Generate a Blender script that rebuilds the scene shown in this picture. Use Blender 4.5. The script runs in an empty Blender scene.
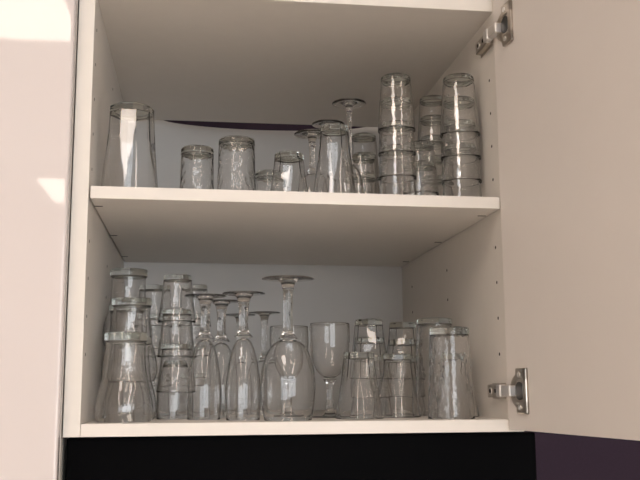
import bpy, bmesh, math, random
from mathutils import Vector, Matrix
random.seed(4)
S = bpy.context.scene
C = S.collection
PI = math.pi
# ------------------------------------------------------------------ sizes (metres)
W, D = .464, .512          # inside width and depth of the cabinet
PT = .0175                 # side panel thickness
H, ST = .2406, .0137       # underside and thickness of the middle shelf
T = .4789                  # underside of the top panel
BT = .0135                 # bottom panel thickness
SHELF = H + ST
TILT = .0050                # the shelf hangs a little lower on the right

# ------------------------------------------------------------------ materials
def nodes(name):
    m = bpy.data.materials.new(name); m.use_nodes = True
    nt = m.node_tree; nt.nodes.clear()
    out = nt.nodes.new('ShaderNodeOutputMaterial')
    return m, nt, out

def N(nt, kind, **kw):
    n = nt.nodes.new('ShaderNode' + kind)
    for k, v in kw.items():
        if k in n.inputs: n.inputs[k].default_value = v
        else: setattr(n, k, v)
    return n

def plain(name, col, rough=.5, metal=0, coat=0, grain=0, gscale=40, spec=.5, bump=0):
    m, nt, out = nodes(name)
    b = N(nt, 'BsdfPrincipled')
    b.inputs['Base Color'].default_value = (*col, 1)
    b.inputs['Roughness'].default_value = rough
    b.inputs['Metallic'].default_value = metal
    b.inputs['Coat Weight'].default_value = coat
    b.inputs['Coat Roughness'].default_value = .03
    b.inputs['Specular IOR Level'].default_value = spec
    if grain or bump:
        tc = N(nt, 'TexCoord'); no = N(nt, 'TexNoise'); no.inputs['Scale'].default_value = gscale
        no.inputs['Detail'].default_value = 4
        nt.links.new(tc.outputs['Object'], no.inputs['Vector'])
    if grain:
        mx = N(nt, 'MixRGB'); mx.inputs[1].default_value = (*[c*(1-grain) for c in col], 1)
        mx.inputs[2].default_value = (*[min(1, c*(1+grain)) for c in col], 1)
        nt.links.new(no.outputs['Fac'], mx.inputs[0]); nt.links.new(mx.outputs[0], b.inputs['Base Color'])
    if bump:
        bp = N(nt, 'Bump'); bp.inputs['Strength'].default_value = bump; bp.inputs['Distance'].default_value = .001
        nt.links.new(no.outputs['Fac'], bp.inputs['Height']); nt.links.new(bp.outputs[0], b.inputs['Normal'])
    nt.links.new(b.outputs[0], out.inputs[0])
    return m

def glow(name, col, strength):
    m, nt, out = nodes(name)
    e = N(nt, 'Emission'); e.inputs[0].default_value = (*col, 1); e.inputs[1].default_value = strength
    nt.links.new(e.outputs[0], out.inputs[0])
    return m

def glass(name, face, edge, ior=1.5, bump=0, bscale=90):
    """clear glass: fresnel reflection over a refracting body, faintly tinted where it is seen edge-on"""
    m, nt, out = nodes(name)
    lw = N(nt, 'LayerWeight'); lw.inputs['Blend'].default_value = .5
    cm = N(nt, 'MixRGB'); cm.inputs[1].default_value = (*face, 1); cm.inputs[2].default_value = (*edge, 1)
    pw = N(nt, 'Math', operation='POWER'); pw.inputs[1].default_value = 3
    nt.links.new(lw.outputs['Facing'], pw.inputs[0]); nt.links.new(pw.outputs[0], cm.inputs[0])
    rf = N(nt, 'BsdfRefraction'); rf.inputs['IOR'].default_value = ior
    rf.inputs['Roughness'].default_value = 0
    nt.links.new(cm.outputs[0], rf.inputs[0])
    fr = N(nt, 'Fresnel')
    fr.inputs['IOR'].default_value = ior
    gl = N(nt, 'BsdfGlossy'); gl.inputs['Roughness'].default_value = .015
    top = N(nt, 'MixShader')
    nt.links.new(fr.outputs[0], top.inputs[0]); nt.links.new(rf.outputs[0], top.inputs[1]); nt.links.new(gl.outputs[0], top.inputs[2])
    if bump:
        tc = N(nt, 'TexCoord'); vo = N(nt, 'TexVoronoi'); vo.inputs['Scale'].default_value = bscale
        vo.feature = 'SMOOTH_F1'
        bp = N(nt, 'Bump'); bp.inputs['Strength'].default_value = bump; bp.inputs['Distance'].default_value = .0012
        nt.links.new(tc.outputs['Object'], vo.inputs['Vector']); nt.links.new(vo.outputs['Distance'], bp.inputs['Height'])
        for n in (fr, gl, rf): nt.links.new(bp.outputs[0], n.inputs['Normal'])
    nt.links.new(top.outputs[0], out.inputs[0])
    return m

WHITE = (.80, .755, .70)
M = dict(
    board=plain('white_melamine', WHITE, .45, grain=.025, gscale=60, bump=.05),
    edge=plain('white_edge_band', (.84, .80, .76), .35),
    back=plain('pale_grey_hardboard', (.60, .59, .575), .5, grain=.02),
    gloss=plain('white_gloss_lacquer', (.72, .655, .64), .5, coat=1, spec=.1),
    door=plain('white_satin_door', (.80, .745, .70), .4, grain=.015, gscale=25),
    hole=plain('dark_hole', (.014, .011, .01), .8),
    nickel=plain('nickel_plated_steel', (.56, .50, .44), .28, metal=1),
    steel=plain('bright_steel', (.88, .86, .84), .42, metal=1),
    recess_shade=plain('painted_recess_shade', (.02, .018, .018), .4),  # dark colour standing for the shade in the hinge cup's recess
    black=plain('black_gloss_panel', (.002, .002, .0025), .5, spec=.02),
    rubber=plain('dark_grey_trim', (.03, .03, .032), .5),
    purple=plain('aubergine_wall_paint', (.024, .009, .026), .8, grain=.25, gscale=180),
    wall=plain('warm_white_wall_paint', (.78, .74, .70), .8, grain=.02),
    ceil=plain('ceiling_paint', (.82, .79, .75), .9, grain=.02),
    floor=plain('pale_floor', (.74, .69, .63), .5, grain=.06, gscale=9),
    frame=plain('window_frame_paint', (.8, .8, .78), .4),
    lampframe=plain('lamp_frame', (.75, .75, .75), .4),
    lamp=glow('warm_lamp_diffuser', (1, .84, .72), 16.0),
    g=glass('clear_glass', (1, 1, 1), (.95, .95, .93)),
    gthick=glass('clear_glass_base', (.97, .985, .97), (.70, .78, .72)),
    ghammer=glass('hammered_glass', (1, 1, 1), (.93, .94, .93), bump=.5, bscale=150),
    gfine=glass('lightly_textured_glass', (1, 1, 1), (.95, .96, .96), bump=.22, bscale=170),
)

# ------------------------------------------------------------------ mesh helpers
def box(bm, x0, x1, y0, y1, z0, z1, bev=0, mat=0, seg=2):
    b = bmesh.new()
    bmesh.ops.create_cube(b, size=1)
    for v in b.verts:
        v.co = Vector(((x0+x1)/2 + v.co.x*(x1-x0), (y0+y1)/2 + v.co.y*(y1-y0), (z0+z1)/2 + v.co.z*(z1-z0)))
    if bev:
        bmesh.ops.bevel(b, geom=list(b.edges), offset=bev, segments=seg, affect='EDGES', profile=.6)
    for f in b.faces: f.material_index = mat
    me = bpy.data.meshes.new('t'); b.to_mesh(me); b.free(); bm.from_mesh(me); bpy.data.meshes.remove(me)

def disc(bm, c, axis, r, h, mat=0, seg=12):
    """short cylinder centred on c along axis"""
    b = bmesh.new()
    bmesh.ops.create_cone(b, cap_ends=True, segments=seg, radius1=r, radius2=r, depth=h)
    q = Vector((0, 0, 1)).rotation_difference(Vector(axis).normalized())
    bmesh.ops.transform(b, matrix=Matrix.Translation(c) @ q.to_matrix().to_4x4(), verts=b.verts)
    for f in b.faces: f.material_index = mat
    me = bpy.data.meshes.new('t'); b.to_mesh(me); b.free(); bm.from_mesh(me); bpy.data.meshes.remove(me)

def lathe(profile, seg=72, rad=None, closed=True):
    """closed loop of (r, z) turned round z; rad(theta, r, z) may reshape the radius"""
    bm = bmesh.new(); rings = []
    for (r, z) in profile:
        if r < 1e-6: rings.append([bm.verts.new((0, 0, z))])
        else:
            ring = []
            for k in range(seg):
                t = 2*PI*k/seg
                rr = rad(t, r, z) if rad else r
                ring.append(bm.verts.new((rr*math.cos(t), rr*math.sin(t), z)))
            rings.append(ring)
    n = len(rings)
    for i in range(n if closed else n-1):
        a, b = rings[i], rings[(i+1) % n]
        if len(a) == 1 and len(b) == 1: continue
        for k in range(seg):
            k2 = (k+1) % seg
            if len(a) == 1: bm.faces.new((a[0], b[k2], b[k]))
            elif len(b) == 1: bm.faces.new((a[k], a[k2], b[0]))
            else: bm.faces.new((a[k], a[k2], b[k2], b[k]))
    bmesh.ops.recalc_face_normals(bm, faces=bm.faces)
    return bm

def to_mesh(name, bm, mats, smooth=False, sharp=None):
    me = bpy.data.meshes.new(name)
    if smooth:
        for f in bm.faces: f.smooth = True
        if sharp:
            for e in bm.edges:
                if len(e.link_faces) == 2 and e.calc_face_angle(0) > sharp: e.smooth = False
    bm.to_mesh(me); bm.free()
    for m in (mats if isinstance(mats, (list, tuple)) else [mats]): me.materials.append(m)
    return me

def link(name, me, parent=None, loc=(0, 0, 0)):
    o = bpy.data.objects.new(name, me); C.objects.link(o)
    if parent: o.parent = parent
    o.location = loc
    return o

def obj(name, bm, mats, parent=None, smooth=False, loc=(0, 0, 0), sharp=None):
    return link(name, to_mesh(name, bm, mats, smooth, sharp), parent, loc)

def thing(name, label, cat, loc=(0, 0, 0), group=None, rz=0):
    o = bpy.data.objects.new(name, None); C.objects.link(o); o.empty_display_size = .02
    o.location = loc; o.rotation_euler.z = rz
    o['label'] = label; o['category'] = cat
    if group: o['group'] = group
    return o

def struct(name, bm, mats):
    o = obj(name, bm, mats); o['kind'] = 'structure'
    return o

# ------------------------------------------------------------------ the room
X0, X1, Y0, Y1, Z0, Z1 = -2.2, 3.0, -4.6, .60, -1.5, 1.12
b = bmesh.new(); box(b, X0-.1, X1+.1, Y0-.1, Y1+.1, Z0-.1, Z0); struct('floor', b, M['floor'])
b = bmesh.new(); box(b, X0-.1, X1+.1, Y0-.1, Y1+.1, Z1, Z1+.1); struct('ceiling', b, M['ceil'])
b = bmesh.new(); box(b, X0-.1, X1+.1, Y1, Y1+.1, Z0, Z1); struct('wall_back', b, M['purple'])
b = bmesh.new(); box(b, X0-.1, X0, Y0, Y1, Z0, Z1); struct('wall_left', b, M['wall'])
b = bmesh.new(); box(b, X1, X1+.1, Y0, Y1, Z0, Z1); struct('wall_right', b, M['wall'])
WX0, WX1, WZ0, WZ1 = -.1, 2.6, -.8, 1.02
b = bmesh.new()
box(b, X0-.1, WX0, Y0-.1, Y0, Z0, Z1); box(b, WX1, X1+.1, Y0-.1, Y0, Z0, Z1)
box(b, WX0, WX1, Y0-.1, Y0, Z0, WZ0); box(b, WX0, WX1, Y0-.1, Y0, WZ1, Z1)
struct('wall_front', b, M['wall'])
b = bmesh.new(); f = .05
for (a, c, d, e) in ((WX0, WX0+f, WZ0, WZ1), (WX1-f, WX1, WZ0, WZ1), (WX0+f, WX1-f, WZ0, WZ0+f), (WX0+f, WX1-f, WZ1-f, WZ1), ((WX0+WX1)/2-.03, (WX0+WX1)/2+.03, WZ0+f, WZ1-f)):
    box(b, a, c, Y0-.07, Y0-.02, d, e, .004)
struct('window_1', b, M['frame'])

# ceiling light panels behind the viewer
for (x, y, w, l, lab) in ((-.46, -1.33, .42, .95, 'wide warm ceiling light panel nearest the cabinets'), (1.05, -2.65, .18, 3.1, 'long narrow ceiling light strip nearer the right wall'), (-.90, -2.6, .2, 1.4, 'long narrow ceiling light strip behind the wide panel'), (-.62, -4.0, .14, .62, 'short ceiling light strip nearest the window wall')):
    t = thing('ceiling_light', lab, 'ceiling light', (x, y, Z1))
    b = bmesh.new()
    for (a, c, d, e) in ((-w/2-.03, w/2+.03, -l/2-.03, -l/2), (-w/2-.03, w/2+.03, l/2, l/2+.03), (-w/2-.03, -w/2, -l/2, l/2), (w/2, w/2+.03, -l/2, l/2)):
        box(b, a, c, d, e, -.03, -.0005)
    obj('light_frame', b, M['lampframe'], t)
    b = bmesh.new(); box(b, -w/2, w/2, -l/2, l/2, -.022, -.0005); obj('diffuser', b, M['lamp'], t)

# ------------------------------------------------------------------ the wall cabinet
cab = thing('wall_cabinet', 'open white wall cabinet holding two shelves of upturned drinking glasses', 'cabinet', (0, 0, -BT))
def part(name, bm, mats, parent=cab, **k):
    o = obj(name, bm, mats, parent, **k)
    if parent is cab: o.location.z += BT
    return o
ZT = T + .018
HOLES = [.0728, .1141, .1556, .1968, .2781, .3187, .3593, .4005, .4415]
COLS = [.0235, .2335, .4415]
for sgn in (0, 1):
    b = bmesh.new()
    x0, x1 = (-PT, 0) if sgn == 0 else (W, W+PT)
    box(b, x0, x1, 0, D+.012, -BT, ZT, .0006)
    xi = 0 if sgn == 0 else W
    for cy in COLS:
        for z in HOLES:
            disc(b, (xi, cy, z), (1, 0, 0), .0019, .0004, 1, 10)
    o = part('side_panel', b, [M['board'], M['hole']])
b = bmesh.new(); box(b, 0, W, .0015, .400, T, ZT, .0005); box(b, 0, W, .3995, D-.014, T, T+.004); part('top_panel', b, M['board'])
b = bmesh.new(); box(b, .0004, W, 0, D, -BT, 0, .0005); part('bottom_panel', b, M['board'])
# thin back panel, its top edge bowed out of the groove so a dark slit is left above it
b = bmesh.new(); nx, nz = 48, 40; grid = {}
for side in (0, 1):
    for i in range(nx+1):
        for j in range(nz+1):
            x = W*i/nx; u = (x-.06)/(.40-.06); bow = math.sin(PI*u)**.55 if 0 < u < 1 else 0
            ztop = T + .004 - .0056*bow
            z = 0 + (ztop+BT-BT)*j/nz if j < nz-6 else None
            if z is None:
                k = (j-(nz-6))/6; zb = ztop*(nz-7)/nz; z = zb + (ztop-zb)*( (j-(nz-7))/7 )
            lip = max(0, (z-(ztop-.016))/.016)
            y = D + side*.003 + .022*bow*lip**1.2
            grid[side, i, j] = b.verts.new((x, y, z))
for i in range(nx):
    for j in range(nz):
        b.faces.new((grid[0, i, j], grid[0, i+1, j], grid[0, i+1, j+1], grid[0, i, j+1]))
        b.faces.new((grid[1, i, j], grid[1, i, j+1], grid[1, i+1, j+1], grid[1, i+1, j]))
    b.faces.new((grid[0, i, nz], grid[0, i+1, nz], grid[1, i+1, nz], grid[1, i, nz]))
bmesh.ops.recalc_face_normals(b, faces=b.faces)
o = part('back_panel', b, M['back'], smooth=True); o['label'] = 'thin grey back panel with bowed top edge'
# the middle shelf with its dark fixing slots underneath
b = bmesh.new(); box(b, .0019, W-.0006, .0002, D-.004, H, SHELF, .0006); sh = part('shelf', b, M['board'])
sh.rotation_euler.y = TILT; sh.location.x += H*0; sh.location += Vector((-(H*math.sin(TILT)), 0, H - H*math.cos(TILT)))
for cy in (.0445, .245, .446):
    for (xa, xb) in ((.0019, .0110), (W-.0135, W-.0035)):
        b = bmesh.new(); box(b, xa, xb, cy-.0013, cy+.0013, H-.0004, H+.001)
        q = obj('shelf_pin', b, M['hole'], sh); q['label'] = 'dark fixing slot'

# the open door
ANG = math.radians(8)
door_o = Vector((W-.0016, -.004, 0)); dd = Vector((math.sin(ANG), -math.cos(ANG), 0)); dn = Vector((math.cos(ANG), math.sin(ANG), 0))
DM = Matrix((( dd.x, dn.x, 0, door_o.x), (dd.y, dn.y, 0, door_o.y), (0, 0, 1, 0), (0, 0, 0, 1)))   # local x = along the door, local y = out through its thickness
def door_part(name, bm, mats, parent, **k):
    bmesh.ops.transform(bm, matrix=DM, verts=bm.verts)
    if DM.determinant() < 0: bmesh.ops.reverse_faces(bm, faces=bm.faces)
    return part(name, bm, mats, parent, **k)
b = bmesh.new(); box(b, 0, .49, 0, .018, -.0108, ZT-.001, .0008)
dr = door_part('door', b, M['door'], cab)
dr['label'] = 'white cabinet door swung open to the right'

def hinge(zc):
    h = None
    # arm block screwed to the side panel
    b = bmesh.new(); box(b, W-.0095, W-.0002, .003, .044, zc-.0075, zc+.0075, .0016)
    h = part('hinge', b, M['nickel']); h['label'] = 'nickel concealed door hinge'
    b = bmesh.new(); box(b, W-.0018, W-.0001, .005, .048, zc-.0088, zc+.0088, .0006); obj('mounting_plate', b, M['nickel'], h)
    b = bmesh.new(); disc(b, (W-.0097, .031, zc), (1, 0, 0), .0040, .0012, 0, 20); disc(b, (W-.0104, .031, zc), (1, 0, 0), .0026, .0006, 1, 16)
    obj('screw', b, [M['steel'], M['hole']], h)
    b = bmesh.new(); box(b, W-.0100, W-.0092, .010, .017, zc-.002, zc+.002); obj('slot', b, M['hole'], h)
    # bright knuckle reaching from the arm over to the cup
    b = bmesh.new(); box(b, W-.0125, W-.0035, -.0075, .0055, zc-.0068, zc+.0068, .0022, seg=3); obj('knuckle', b, M['steel'], h)
    b = bmesh.new(); box(b, .0038, .0235, -.0105, -.0006, zc-.0060, zc+.0060, .0018, seg=3); bmesh.ops.transform(b, matrix=DM, verts=b.verts); obj('link_arm', b, M['steel'], h)
    # cup and flange on the door
    b = bmesh.new(); disc(b, (.0285, -.0012, zc), (0, 1, 0), .0178, .0024, 0, 40); disc(b, (.0325, -.0026, zc), (0, 1, 0), .0098, .0006, 1, 32)  # the small dark disc paints in the shaded hollow of the cup
    bmesh.ops.transform(b, matrix=DM, verts=b.verts); obj('cup', b, [M['nickel'], M['recess_shade']], h)
    b = bmesh.new(); box(b, .0255, .0480, -.0036, -.0001, zc-.0245, zc-.0105, .0014); box(b, .0255, .0480, -.0036, -.0001, zc+.0105, zc+.0245, .0014)
    box(b, .0405, .0480, -.0036, -.0001, zc-.0245, zc+.0245, .0014)
    bmesh.ops.transform(b, matrix=DM, verts=b.verts); obj('flange', b, M['nickel'], h)
    for s in (-1, 1):
        b = bmesh.new(); disc(b, (.0335, -.0039, zc+s*.0175), (0, 1, 0), .0030, .0008, 0, 16); bmesh.ops.transform(b, matrix=DM, verts=b.verts)
        obj('screw', b, M['steel'], h)
hinge(.0312); hinge(.4470)

# ------------------------------------------------------------------ neighbours
tc = thing('tall_cabinet', 'tall white gloss cabinet with closed door left of the open cabinet', 'cabinet', (-.32, 0, Z0))
b = bmesh.new(); box(b, -.62, -.0192, .0005, .55, Z0, .70, .0006); obj('body', b, M['board'], tc, loc=(.32, 0, -Z0))
b = bmesh.new(); box(b, -.617, -.0190, -.0205, -.0025, Z0+.1, .69, .0035, seg=4); o = obj('door', b, M['gloss'], tc, loc=(.32, 0, -Z0)); o['label'] = 'glossy white door reflecting the room'
fr = thing('refrigerator', 'black appliance front directly underneath the open white cabinet', 'appliance', (.24, 0, Z0))
b = bmesh.new(); box(b, -.0165, .495, .045, .53, Z0, -.016, .003); obj('body', b, M['rubber'], fr, loc=(-.24, 0, -Z0))
b = bmesh.new(); box(b, -.0150, .4985, .012, .043, Z0+.05, -.0150, .0025, seg=3); obj('door', b, M['black'], fr, loc=(-.24, 0, -Z0))

# ------------------------------------------------------------------ glassware: meshes built upright or upturned, z = 0 at the resting level
def flip(pr, h): return [(r, h-z) for (r, z) in pr]
def spline(pts, n=5):
    """smooth points through a profile (Catmull-Rom)"""
    out = []
    P = [pts[0]] + list(pts) + [pts[-1]]
    for i in range(1, len(P)-2):
        for k in range(n):
            t = k/n; q = []
            for c in (0, 1):
                a, b_, c_, d = P[i-1][c], P[i][c], P[i+1][c], P[i+2][c]
                q.append(.5*(2*b_ + (c_-a)*t + (2*a-5*b_+4*c_-d)*t*t + (3*b_-a-3*c_+d)*t**3))
            out.append((max(0, q[0]), q[1]))
    out.append(pts[-1]); return out

def shell(outer, inner):      # both run base -> rim
    r0, z0 = outer[-1]; r1, z1 = inner[-1]
    lip = [((r0*3+r1)/4, z0+(r0-r1)*.35), ((r0+r1)/2, z0+(r0-r1)*.5), ((r0+3*r1)/4, z0+(r0-r1)*.35)]
    return list(outer) + lip + list(reversed(inner))

KINDS = {}
def facet_fn(h, base_n, split, rb, rr):
    """flat facets from the base that run out in arches towards the rim"""
    def fn(t, r, z):
        zz = h - z
        a = (t % (2*PI/base_n)) - PI/base_n
        k = min(1.0, zz/(h*split))
        apo = r*(math.cos(PI/base_n)*1.0 + (1.004-math.cos(PI/base_n))*k**4)
        return min(r, apo/math.cos(a))
    return fn

def faceted(h, rb, rr, t, base, nf=9, split=.66):
    ow = [(rb*.93, 0), (rb, .002)] + [(rb + (rr-rb)*(k/16)**1.35, .002+(h-.0028)*k/16) for k in range(1, 17)]
    zb = base
    iw = []
    for k in range(0, 13):
        z = zb + (h-.0008-zb)*k/12; f = max(0, (z-.002)/(h-.0028)); iw.append((rb+(rr-rb)*f**1.35 - t, z))
    iw = [(iw[0][0]*.86, zb-.0008)] + iw
    wall = [p for p in ow if p[1] > base*.999]
    fn = facet_fn(h, nf, split, rb, rr)
    f0 = max(0, (base-.002)/(h-.0028)); rbase = rb+(rr-rb)*f0**1.35
    body = shell([(rbase, base)] + wall, iw)
    foot = [(0, .0012), (rb*.7, .0012), (rb*.80, 0), (rb*.93, 0), (rb, .002), (rbase, base-.0003), (iw[0][0], base-.0011), (0, base-.0014)]
    return [('wall', lathe(flip(body, h), 90, fn), M['g']), ('base', lathe(flip(foot, h), 90, fn, closed=False), M['gthick'])]

def turned(h, outer, t, base, mat='g', upright=False, fn=None, seg=72):
    """tumbler from an outer profile (base -> rim)"""
    def rad(z):
        for (r0, z0), (r1, z1) in zip(outer, outer[1:]):
            if z0 <= z <= z1: return r0 + (r1-r0)*(z-z0)/max(1e-9, z1-z0)
        return outer[-1][0]
    ow = [(rad(base), base)] + [p for p in outer if p[1] > base+.0004]
    n = 26; iw = [(rad(base)*.82, base+.0003)] + [(rad(base+.0012+(h-base-.0012)*k/n)-t, base+.0012+(h-base-.0012)*k/n) for k in range(n+1)]
    body = shell(ow, iw)
    ft = [(0, .001), (outer[0][0]*.75, .001), (outer[0][0]*.85, 0)] + [p for p in outer if p[1] < base-.0004] + [(rad(base-.0002), base-.0002), (rad(base)*.82, base), (0, base-.0004)]
    if not upright: body, ft = flip(body, h), flip(ft, h)
    return [('wall', lathe(body, seg, fn), M[mat]), ('base', lathe(ft, seg, None, closed=False), M['gthick'])]

def straight(h, rb, rr, pw=1.0, n=30):
    return [(rb*.94, 0), (rb, .0016)] + [(rb + (rr-rb)*(k/n)**pw, .0016+(h-.0016)*k/n) for k in range(1, n+1)]

def hammer_fn(n, pitch, amp):
    def fn(t, r, z): return r - amp*(.5+.5*math.cos(n*t + PI*(round(z/pitch) % 2))*math.cos(2*PI*z/pitch))
    return fn

def stem_glass(h, rf, rs, hb, bowl, t, upright=False, collar=.006, hollow=False):
    """foot, stem and bowl; bowl = profile from its bottom (z 0) to the rim (z hb)"""
    z0 = h - hb
    foot = [(0, 0), (rf*.6, .0004), (rf*.97, 0), (rf, .0009), (rf*.97, .0013), (rf*.7, .0014), (rf*.42, .0018), (rs*2.0, .0030), (rs*1.5, .0055), (rs*1.2, .0105), (0, .0108)]
    st = [(0, .011)] + spline([(rs*1.2, .011), (rs, .02), (rs*.96, (z0+.02)/2), (rs, z0-.012), (rs*1.25, z0-.006), (rs*2.0, z0-.0005)], 4) + [(0, z0-.0003)]
    ow = spline(bowl, 5); iw = []
    for i, (r, z) in enumerate(ow):
        a = ow[max(0, i-1)]; c = ow[min(len(ow)-1, i+1)]; dx, dz = c[0]-a[0], c[1]-a[1]; L = math.hypot(dx, dz) or 1
        iw.append((max(0, r - t*dz/L), z + t*dx/L))
    iw[0] = (0, t*1.6); ow[0] = (0, 0)
    iw[-1] = (ow[-1][0]-t, ow[-1][1])
    body = [(r, z+z0) for (r, z) in shell(ow, iw)]
    prs = dict(foot=foot, stem=st, bowl=body)
    if not upright: prs = {k: flip(p, h) for k, p in prs.items()}
    return [('bowl', lathe(prs['bowl'], 72, closed=False), M['g']), ('stem', lathe(prs['stem'], 32, closed=False), M['gstem']), ('foot', lathe(prs['foot'], 64, closed=False), M['g'])]
M['gstem'] = glass('clear_glass_stem', (1, 1, 1), (.94, .95, .93))

BELL = spline([(.0225, 0), (.0236, .0012), (.0240, .005), (.0236, .0090), (.0222, .0125), (.0222, .030), (.0248, .050), (.0295, .068), (.0322, .083), (.0312, .0925), (.0288, .098)], 5)
SMALLBELL = [(r*.66, z*.69) for r, z in BELL]
KINDS['bell_tumbler'] = lambda: turned(.098, BELL, .0011, .0095, fn=hammer_fn(10, .034, .00022))
KINDS['dome_tumbler'] = lambda: turned(.069, spline([(.0118, 0), (.0130, .0012), (.0150, .006), (.0185, .020), (.0208, .038), (.0215, .052), (.0210, .069)], 5), .0010, .005, fn=hammer_fn(8, .03, .0002))
KINDS['stacking_tumbler'] = lambda: turned(.068, straight(.068, .0178, .0228, .9), .0011, .006, fn=hammer_fn(11, .022, .00028))
KINDS['wide_stacking_tumbler'] = lambda: turned(.075, straight(.075, .0188, .0246, .8), .0011, .006, fn=hammer_fn(12, .024, .0003))
KINDS['short_tumbler'] = lambda: turned(.057, straight(.057, .0172, .0232, 1.25), .0011, .006, fn=hammer_fn(9, .03, .00025))
KINDS['faceted_tumbler'] = lambda: faceted(.077, .0186, .0286, .0018, .008)
KINDS['big_faceted_tumbler'] = lambda: faceted(.108, .0262, .0338, .0024, .009, nf=9, split=.72)
KINDS['medium_faceted_tumbler'] = lambda: faceted(.094, .0178, .0272, .0022, .008, nf=8, split=.6)
KINDS['hammered_juice_glass'] = lambda: turned(.085, straight(.085, .0208, .0222), .0018, .0085, 'ghammer', fn=hammer_fn(14, .009, .0006), seg=112)
KINDS['hammered_tumbler'] = lambda: turned(.090, straight(.090, .0226, .0250), .0018, .0070, 'ghammer', fn=hammer_fn(16, .009, .0007), seg=128)
KINDS['hammered_highball'] = lambda: turned(.104, straight(.104, .0230, .0272), .0016, .0085, 'gfine', fn=hammer_fn(20, .008, .00022), seg=160)
KINDS['tall_highball'] = lambda: turned(.125, straight(.125, .0232, .0275), .0016, .0075, 'gfine', fn=hammer_fn(20, .008, .0002), seg=160)
KINDS['champagne_flute'] = lambda: stem_glass(.146, .0252, .0055, .094, [(0, 0), (.0075, .0035), (.0128, .013), (.0172, .032), (.0202, .056), (.0206, .074), (.0192, .094)], .0011)
KINDS['large_wine_glass'] = lambda: stem_glass(.161, .0305, .0056, .091, [(0, 0), (.012, .0025), (.0215, .011), (.0285, .028), (.0312, .048), (.0303, .070), (.0268, .091)], .0011)
KINDS['wine_glass'] = lambda: stem_glass(.114, .024, .0042, .067, [(0, 0), (.0085, .002), (.0165, .010), (.0222, .024), (.0248, .042), (.0252, .055), (.0248, .067)], .0011, upright=True)
KINDS['upturned_wine_glass'] = lambda: stem_glass(.142, .0228, .0042, .075, [(0, 0), (.0085, .002), (.0165, .010), (.0225, .026), (.0250, .045), (.0245, .060), (.0225, .075)], .0011)
KINDS['sherry_glass'] = lambda: stem_glass(.116, .0238, .0040, .062, [(0, 0), (.007, .002), (.0135, .009), (.0180, .022), (.0200, .038), (.0196, .050), (.0184, .062)], .0011)
KINDS['tall_sherry_glass'] = lambda: stem_glass(.150, .0232, .0042, .074, [(0, 0), (.007, .002), (.0140, .010), (.0185, .026), (.0205, .046), (.0200, .060), (.0188, .074)], .0011)
KINDS['liqueur_glass'] = lambda: stem_glass(.154, .0226, .0030, .070, [(0, 0), (.007, .002), (.0130, .010), (.0172, .026), (.0190, .044), (.0186, .058), (.0176, .070)], .0011)

CACHE = {}
NAMES = dict(dome_tumbler='tumbler', bell_tumbler='bell_tumbler', stacking_tumbler='stacking_tumbler', wide_stacking_tumbler='stacking_tumbler', short_tumbler='short_tumbler',
    big_faceted_tumbler='faceted_tumbler', medium_faceted_tumbler='faceted_tumbler', tall_sherry_glass='sherry_glass', upturned_wine_glass='wine_glass', large_wine_glass='wine_glass', tall_highball='highball_glass', hammered_highball='highball_glass')
def place(kind, x, y, z, label, group=None, rz=None):
    if kind not in CACHE:
        CACHE[kind] = [(pn, to_mesh(pn, bm, mt, True, None if 'stem' in pn else math.radians(24 if 'faceted' in kind else 50))) for pn, bm, mt in KINDS[kind]()]
    nm = NAMES.get(kind, kind)
    cat = 'wine glass' if nm in ('wine_glass', 'sherry_glass', 'liqueur_glass', 'champagne_flute') else 'drinking glass'
    t = thing(nm, label, cat, (x, y, z + .0002), group, random.uniform(0, 6.28) if rz is None else rz)
    for pn, me in CACHE[kind]: link(pn, me, t)
    return t

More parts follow.
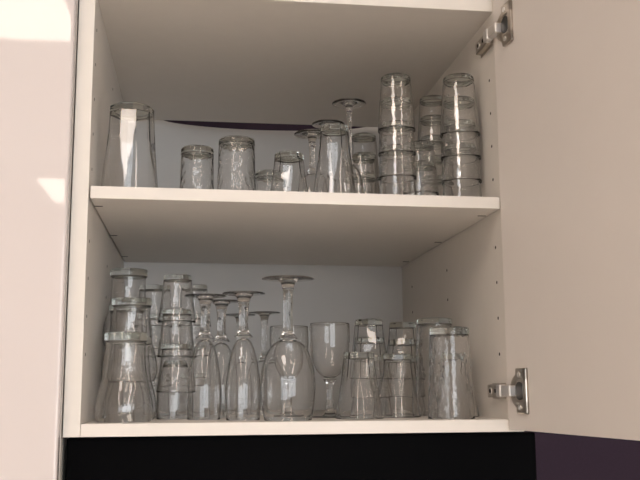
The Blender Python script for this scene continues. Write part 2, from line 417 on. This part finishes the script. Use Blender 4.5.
for a in (
    ('bell_tumbler', 0.0405, 0.055, 0, 'upturned bell-shaped tumbler at the front left corner of the lower shelf', 'bell tumblers on the lower shelf'),
    ('bell_tumbler', 0.0412, 0.127, 0.0, 'lower upturned bell tumbler of the two stacked just behind the front left one', 'bell tumblers on the lower shelf'),
    ('bell_tumbler', 0.0412, 0.127, 0.0455, 'upper upturned bell tumbler of the two stacked just behind the front left one', 'bell tumblers on the lower shelf'),
    ('bell_tumbler', 0.0306, 0.21, 0.0, 'bottom upturned bell tumbler of the rear three-high stack by the left panel', 'bell tumblers on the lower shelf'),
    ('bell_tumbler', 0.0306, 0.21, 0.0455, 'middle upturned bell tumbler of the rear three-high stack by the left panel', 'bell tumblers on the lower shelf'),
    ('bell_tumbler', 0.0306, 0.21, 0.091, 'top upturned bell tumbler of the rear three-high stack by the left panel', 'bell tumblers on the lower shelf'),
    ('dome_tumbler', 0.0938, 0.135, 0, 'small dome-shaped tumbler under the short tumblers left of the champagne flutes', None),
    ('short_tumbler', 0.0949, 0.135, 0.032, 'bottom upturned short tumbler of the stack beside the left champagne flute', 'short tumblers on the lower shelf'),
    ('short_tumbler', 0.0949, 0.135, 0.074, 'middle upturned short tumbler of the stack beside the left champagne flute', 'short tumblers on the lower shelf'),
    ('short_tumbler', 0.0949, 0.135, 0.116, 'top upturned short tumbler of the stack beside the left champagne flute', 'short tumblers on the lower shelf'),
    ('short_tumbler', 0.0605, 0.3, 0.0, 'bottom short tumbler of the back stack between bell tumblers and short tumblers', 'short tumblers on the lower shelf'),
    ('short_tumbler', 0.0605, 0.3, 0.0405, 'second-lowest short tumbler of the back stack between bell tumblers and short tumblers', 'short tumblers on the lower shelf'),
    ('short_tumbler', 0.0605, 0.3, 0.081, 'second-highest short tumbler of the back stack between bell tumblers and short tumblers', 'short tumblers on the lower shelf'),
    ('short_tumbler', 0.0605, 0.3, 0.1215, 'top short tumbler of the back stack between bell tumblers and short tumblers', 'short tumblers on the lower shelf'),
    ('short_tumbler', 0.1161, 0.29, 0.0, 'bottom short tumbler of the back stack behind the left champagne flute', 'short tumblers on the lower shelf'),
    ('short_tumbler', 0.1161, 0.29, 0.0405, 'second-lowest short tumbler of the back stack behind the left champagne flute', 'short tumblers on the lower shelf'),
    ('short_tumbler', 0.1161, 0.29, 0.081, 'second-highest short tumbler of the back stack behind the left champagne flute', 'short tumblers on the lower shelf'),
    ('short_tumbler', 0.1161, 0.29, 0.1215, 'top short tumbler of the back stack behind the left champagne flute', 'short tumblers on the lower shelf'),
    ('champagne_flute', 0.1288, 0.106, 0, 'leftmost upturned champagne flute on the lower shelf', 'champagne flutes'),
    ('champagne_flute', 0.173, 0.074, 0, 'upturned champagne flute directly left of the large wine glass', 'champagne flutes'),
    ('champagne_flute', 0.1502, 0.175, 0, 'upturned champagne flute set back between the two front flutes', 'champagne flutes'),
    ('large_wine_glass', 0.2226, 0.05, 0, 'large round-bowled wine glass upturned at the front of the lower shelf', None),
    ('wine_glass', 0.2824, 0.13, 0, 'upright wine glass right of the large upturned wine glass', 'upright wine glasses'),
    ('wine_glass', 0.2381, 0.19, 0, 'upright wine glass hidden behind the large upturned wine glass', 'upright wine glasses'),
    ('upturned_wine_glass', 0.2144, 0.3, 0, 'upturned wine glass at the back with its foot left of the large stem', 'upturned wine glasses at the back'),
    ('upturned_wine_glass', 0.1816, 0.34, 0, 'upturned wine glass at the back behind the right champagne flute', 'upturned wine glasses at the back'),
    ('faceted_tumbler', 0.3101, 0.08, 0, 'front left of the low faceted tumblers on the lower shelf', 'faceted tumblers on the lower shelf'),
    ('faceted_tumbler', 0.3652, 0.122, 0, 'low faceted tumbler between its front twin and the tall textured glass', 'faceted tumblers on the lower shelf'),
    ('faceted_tumbler', 0.3439, 0.19, 0.0, 'bottom faceted tumbler of the stack behind the front faceted tumbler', 'faceted tumblers on the lower shelf'),
    ('faceted_tumbler', 0.3439, 0.19, 0.0235, 'middle faceted tumbler of the stack behind the front faceted tumbler', 'faceted tumblers on the lower shelf'),
    ('faceted_tumbler', 0.3439, 0.19, 0.047, 'top faceted tumbler of the stack behind the front faceted tumbler', 'faceted tumblers on the lower shelf'),
    ('faceted_tumbler', 0.3998, 0.24, 0.0, 'bottom faceted tumbler of the back stack near the rear right corner', 'faceted tumblers on the lower shelf'),
    ('faceted_tumbler', 0.3998, 0.24, 0.0235, 'middle faceted tumbler of the back stack near the rear right corner', 'faceted tumblers on the lower shelf'),
    ('faceted_tumbler', 0.3998, 0.24, 0.047, 'top faceted tumbler of the back stack near the rear right corner', 'faceted tumblers on the lower shelf'),
    ('hammered_highball', 0.4112, 0.045, 0, 'tall textured tumbler upturned at the front right of the lower shelf', None),
    ('tall_highball', 0.4297, 0.18, 0, 'taller textured glass behind the front right tumbler on the lower shelf', None),
    ('faceted_tumbler', 0.4361, 0.114, 0, 'faceted tumbler tucked behind the tall textured tumbler by the hinge', 'faceted tumblers on the lower shelf'),
    ('big_faceted_tumbler', 0.039, 0.06, 0.2541, 'large faceted tumbler upturned alone at the left end of the upper shelf', None),
    ('hammered_juice_glass', 0.1164, 0.15, 0.2537, 'small textured glass, second from the left on the upper shelf', None),
    ('hammered_tumbler', 0.1652, 0.12, 0.2535, 'larger textured glass between the two small textured glasses on the upper shelf', None),
    ('hammered_juice_glass', 0.2192, 0.27, 0.2532, 'small textured glass at the back, half hidden by the greenish faceted tumbler', None),
    ('faceted_tumbler', 0.232, 0.13, 0.2531, 'short greenish faceted tumbler left of the stemmed glasses on the upper shelf', None),
    ('sherry_glass', 0.2669, 0.17, 0.253, 'upturned stemmed glass with the lowest, leftmost foot on the upper shelf', None),
    ('tall_sherry_glass', 0.2981, 0.235, 0.2528, 'upturned stemmed glass with the middle foot of three on the upper shelf', None),
    ('liqueur_glass', 0.3138, 0.15, 0.2527, 'tallest upturned stemmed glass on the upper shelf, with a thin stem', None),
    ('medium_faceted_tumbler', 0.2796, 0.06, 0.2529, 'slim faceted tumbler in front of the stemmed glasses on the upper shelf', None),
    ('stacking_tumbler', 0.3396, 0.2, 0.2526, 'lower tumbler of the low stack between thin stem and tall stack', 'stacked tumblers on the upper shelf'),
    ('stacking_tumbler', 0.3396, 0.2, 0.2796, 'upper tumbler of the low stack between thin stem and tall stack', 'stacked tumblers on the upper shelf'),
    ('stacking_tumbler', 0.3635, 0.31, 0.2525, 'bottom tumbler of the rear stack behind the low two-high stack', 'stacked tumblers on the upper shelf'),
    ('stacking_tumbler', 0.3635, 0.31, 0.282, 'second-lowest tumbler of the rear stack behind the low two-high stack', 'stacked tumblers on the upper shelf'),
    ('stacking_tumbler', 0.3635, 0.31, 0.3115, 'second-highest tumbler of the rear stack behind the low two-high stack', 'stacked tumblers on the upper shelf'),
    ('stacking_tumbler', 0.3635, 0.31, 0.341, 'top tumbler of the rear stack behind the low two-high stack', 'stacked tumblers on the upper shelf'),
    ('stacking_tumbler', 0.3545, 0.05, 0.2525, 'bottom tumbler of the tall front stack right of the stemmed glasses', 'stacked tumblers on the upper shelf'),
    ('stacking_tumbler', 0.3545, 0.05, 0.282, 'second-lowest tumbler of the tall front stack right of the stemmed glasses', 'stacked tumblers on the upper shelf'),
    ('stacking_tumbler', 0.3545, 0.05, 0.3115, 'second-highest tumbler of the tall front stack right of the stemmed glasses', 'stacked tumblers on the upper shelf'),
    ('stacking_tumbler', 0.3545, 0.05, 0.341, 'top tumbler of the tall front stack right of the stemmed glasses', 'stacked tumblers on the upper shelf'),
    ('stacking_tumbler', 0.4023, 0.125, 0.2523, 'lower tumbler of the low pair between the two tall front stacks', 'stacked tumblers on the upper shelf'),
    ('stacking_tumbler', 0.4023, 0.125, 0.2793, 'upper tumbler of the low pair between the two tall front stacks', 'stacked tumblers on the upper shelf'),
    ('stacking_tumbler', 0.4407, 0.2, 0.2521, 'bottom tumbler of the rear stack left of the right-hand stack', 'stacked tumblers on the upper shelf'),
    ('stacking_tumbler', 0.4407, 0.2, 0.2806, 'second-lowest tumbler of the rear stack left of the right-hand stack', 'stacked tumblers on the upper shelf'),
    ('stacking_tumbler', 0.4407, 0.2, 0.3091, 'middle tumbler of the rear stack left of the right-hand stack', 'stacked tumblers on the upper shelf'),
    ('stacking_tumbler', 0.4407, 0.2, 0.3376, 'second-highest tumbler of the rear stack left of the right-hand stack', 'stacked tumblers on the upper shelf'),
    ('stacking_tumbler', 0.4407, 0.2, 0.3661, 'top tumbler of the rear stack left of the right-hand stack', 'stacked tumblers on the upper shelf'),
    ('wide_stacking_tumbler', 0.4365, 0.06, 0.2521, 'bottom tumbler of the stack standing nearest the right side panel', 'stacked tumblers on the upper shelf'),
    ('wide_stacking_tumbler', 0.4365, 0.06, 0.2816, 'second-lowest tumbler of the stack standing nearest the right side panel', 'stacked tumblers on the upper shelf'),
    ('wide_stacking_tumbler', 0.4365, 0.06, 0.3111, 'second-highest tumbler of the stack standing nearest the right side panel', 'stacked tumblers on the upper shelf'),
    ('wide_stacking_tumbler', 0.4365, 0.06, 0.3406, 'top tumbler of the stack standing nearest the right side panel', 'stacked tumblers on the upper shelf'),
): place(*a)

# ------------------------------------------------------------------ sky outside the window, camera, view
w = bpy.data.worlds.new('World'); S.world = w; w.use_nodes = True
nt = w.node_tree; nt.nodes.clear()
out = nt.nodes.new('ShaderNodeOutputWorld'); bg = nt.nodes.new('ShaderNodeBackground')
tcn = nt.nodes.new('ShaderNodeTexCoord'); sp = nt.nodes.new('ShaderNodeSeparateXYZ'); cr = nt.nodes.new('ShaderNodeValToRGB')
nt.links.new(tcn.outputs['Generated'], sp.inputs[0]); nt.links.new(sp.outputs['Z'], cr.inputs[0])
cr.color_ramp.elements[0].position = 0; cr.color_ramp.elements[0].color = (.86, .89, .92, 1)
cr.color_ramp.elements[1].position = .5; cr.color_ramp.elements[1].color = (.88, .93, 1, 1)
nt.links.new(cr.outputs[0], bg.inputs[0]); bg.inputs[1].default_value = 8.0
nt.links.new(bg.outputs[0], out.inputs[0])
pl = bpy.data.lights.new('window_portal', 'AREA'); pl.shape = 'RECTANGLE'; pl.size = WX1-WX0; pl.size_y = WZ1-WZ0; pl.cycles.is_portal = True
po = bpy.data.objects.new('window_portal', pl); C.objects.link(po); po.location = ((WX0+WX1)/2, Y0-.11, (WZ0+WZ1)/2); po.rotation_euler = (PI/2, 0, 0)

cd = bpy.data.cameras.new('camera'); cam = bpy.data.objects.new('camera', cd); C.objects.link(cam)
yaw, pit, rol, foc = .1364, .1614, -.006, 913.11
F = Vector((math.sin(yaw)*math.cos(pit), math.cos(yaw)*math.cos(pit), math.sin(pit)))
R = Vector((math.cos(yaw), -math.sin(yaw), 0)); U = R.cross(F)
R2 = R*math.cos(rol) + U*math.sin(rol); U2 = -R*math.sin(rol) + U*math.cos(rol)
cam.matrix_world = Matrix(((R2.x, U2.x, -F.x, .1168), (R2.y, U2.y, -F.y, -.9952), (R2.z, U2.z, -F.z, .0349), (0, 0, 0, 1)))
cd.sensor_fit = 'HORIZONTAL'; cd.sensor_width = 36; cd.lens = 36*foc/640; cd.clip_start = .02
S.camera = cam
S.view_settings.view_transform = 'Standard'; S.view_settings.look = 'None'; S.view_settings.gamma = 1; S.view_settings.use_curve_mapping = False
S.view_settings.exposure = -0.56
S.cycles.max_bounces = 80; S.cycles.transparent_max_bounces = 32; S.cycles.transmission_bounces = 80; S.cycles.glossy_bounces = 16; S.cycles.diffuse_bounces = 5
S.cycles.caustics_reflective = True; S.cycles.caustics_refractive = True; S.cycles.blur_glossy = .3; S.cycles.sample_clamp_indirect = 12
S.cycles.use_denoising = True
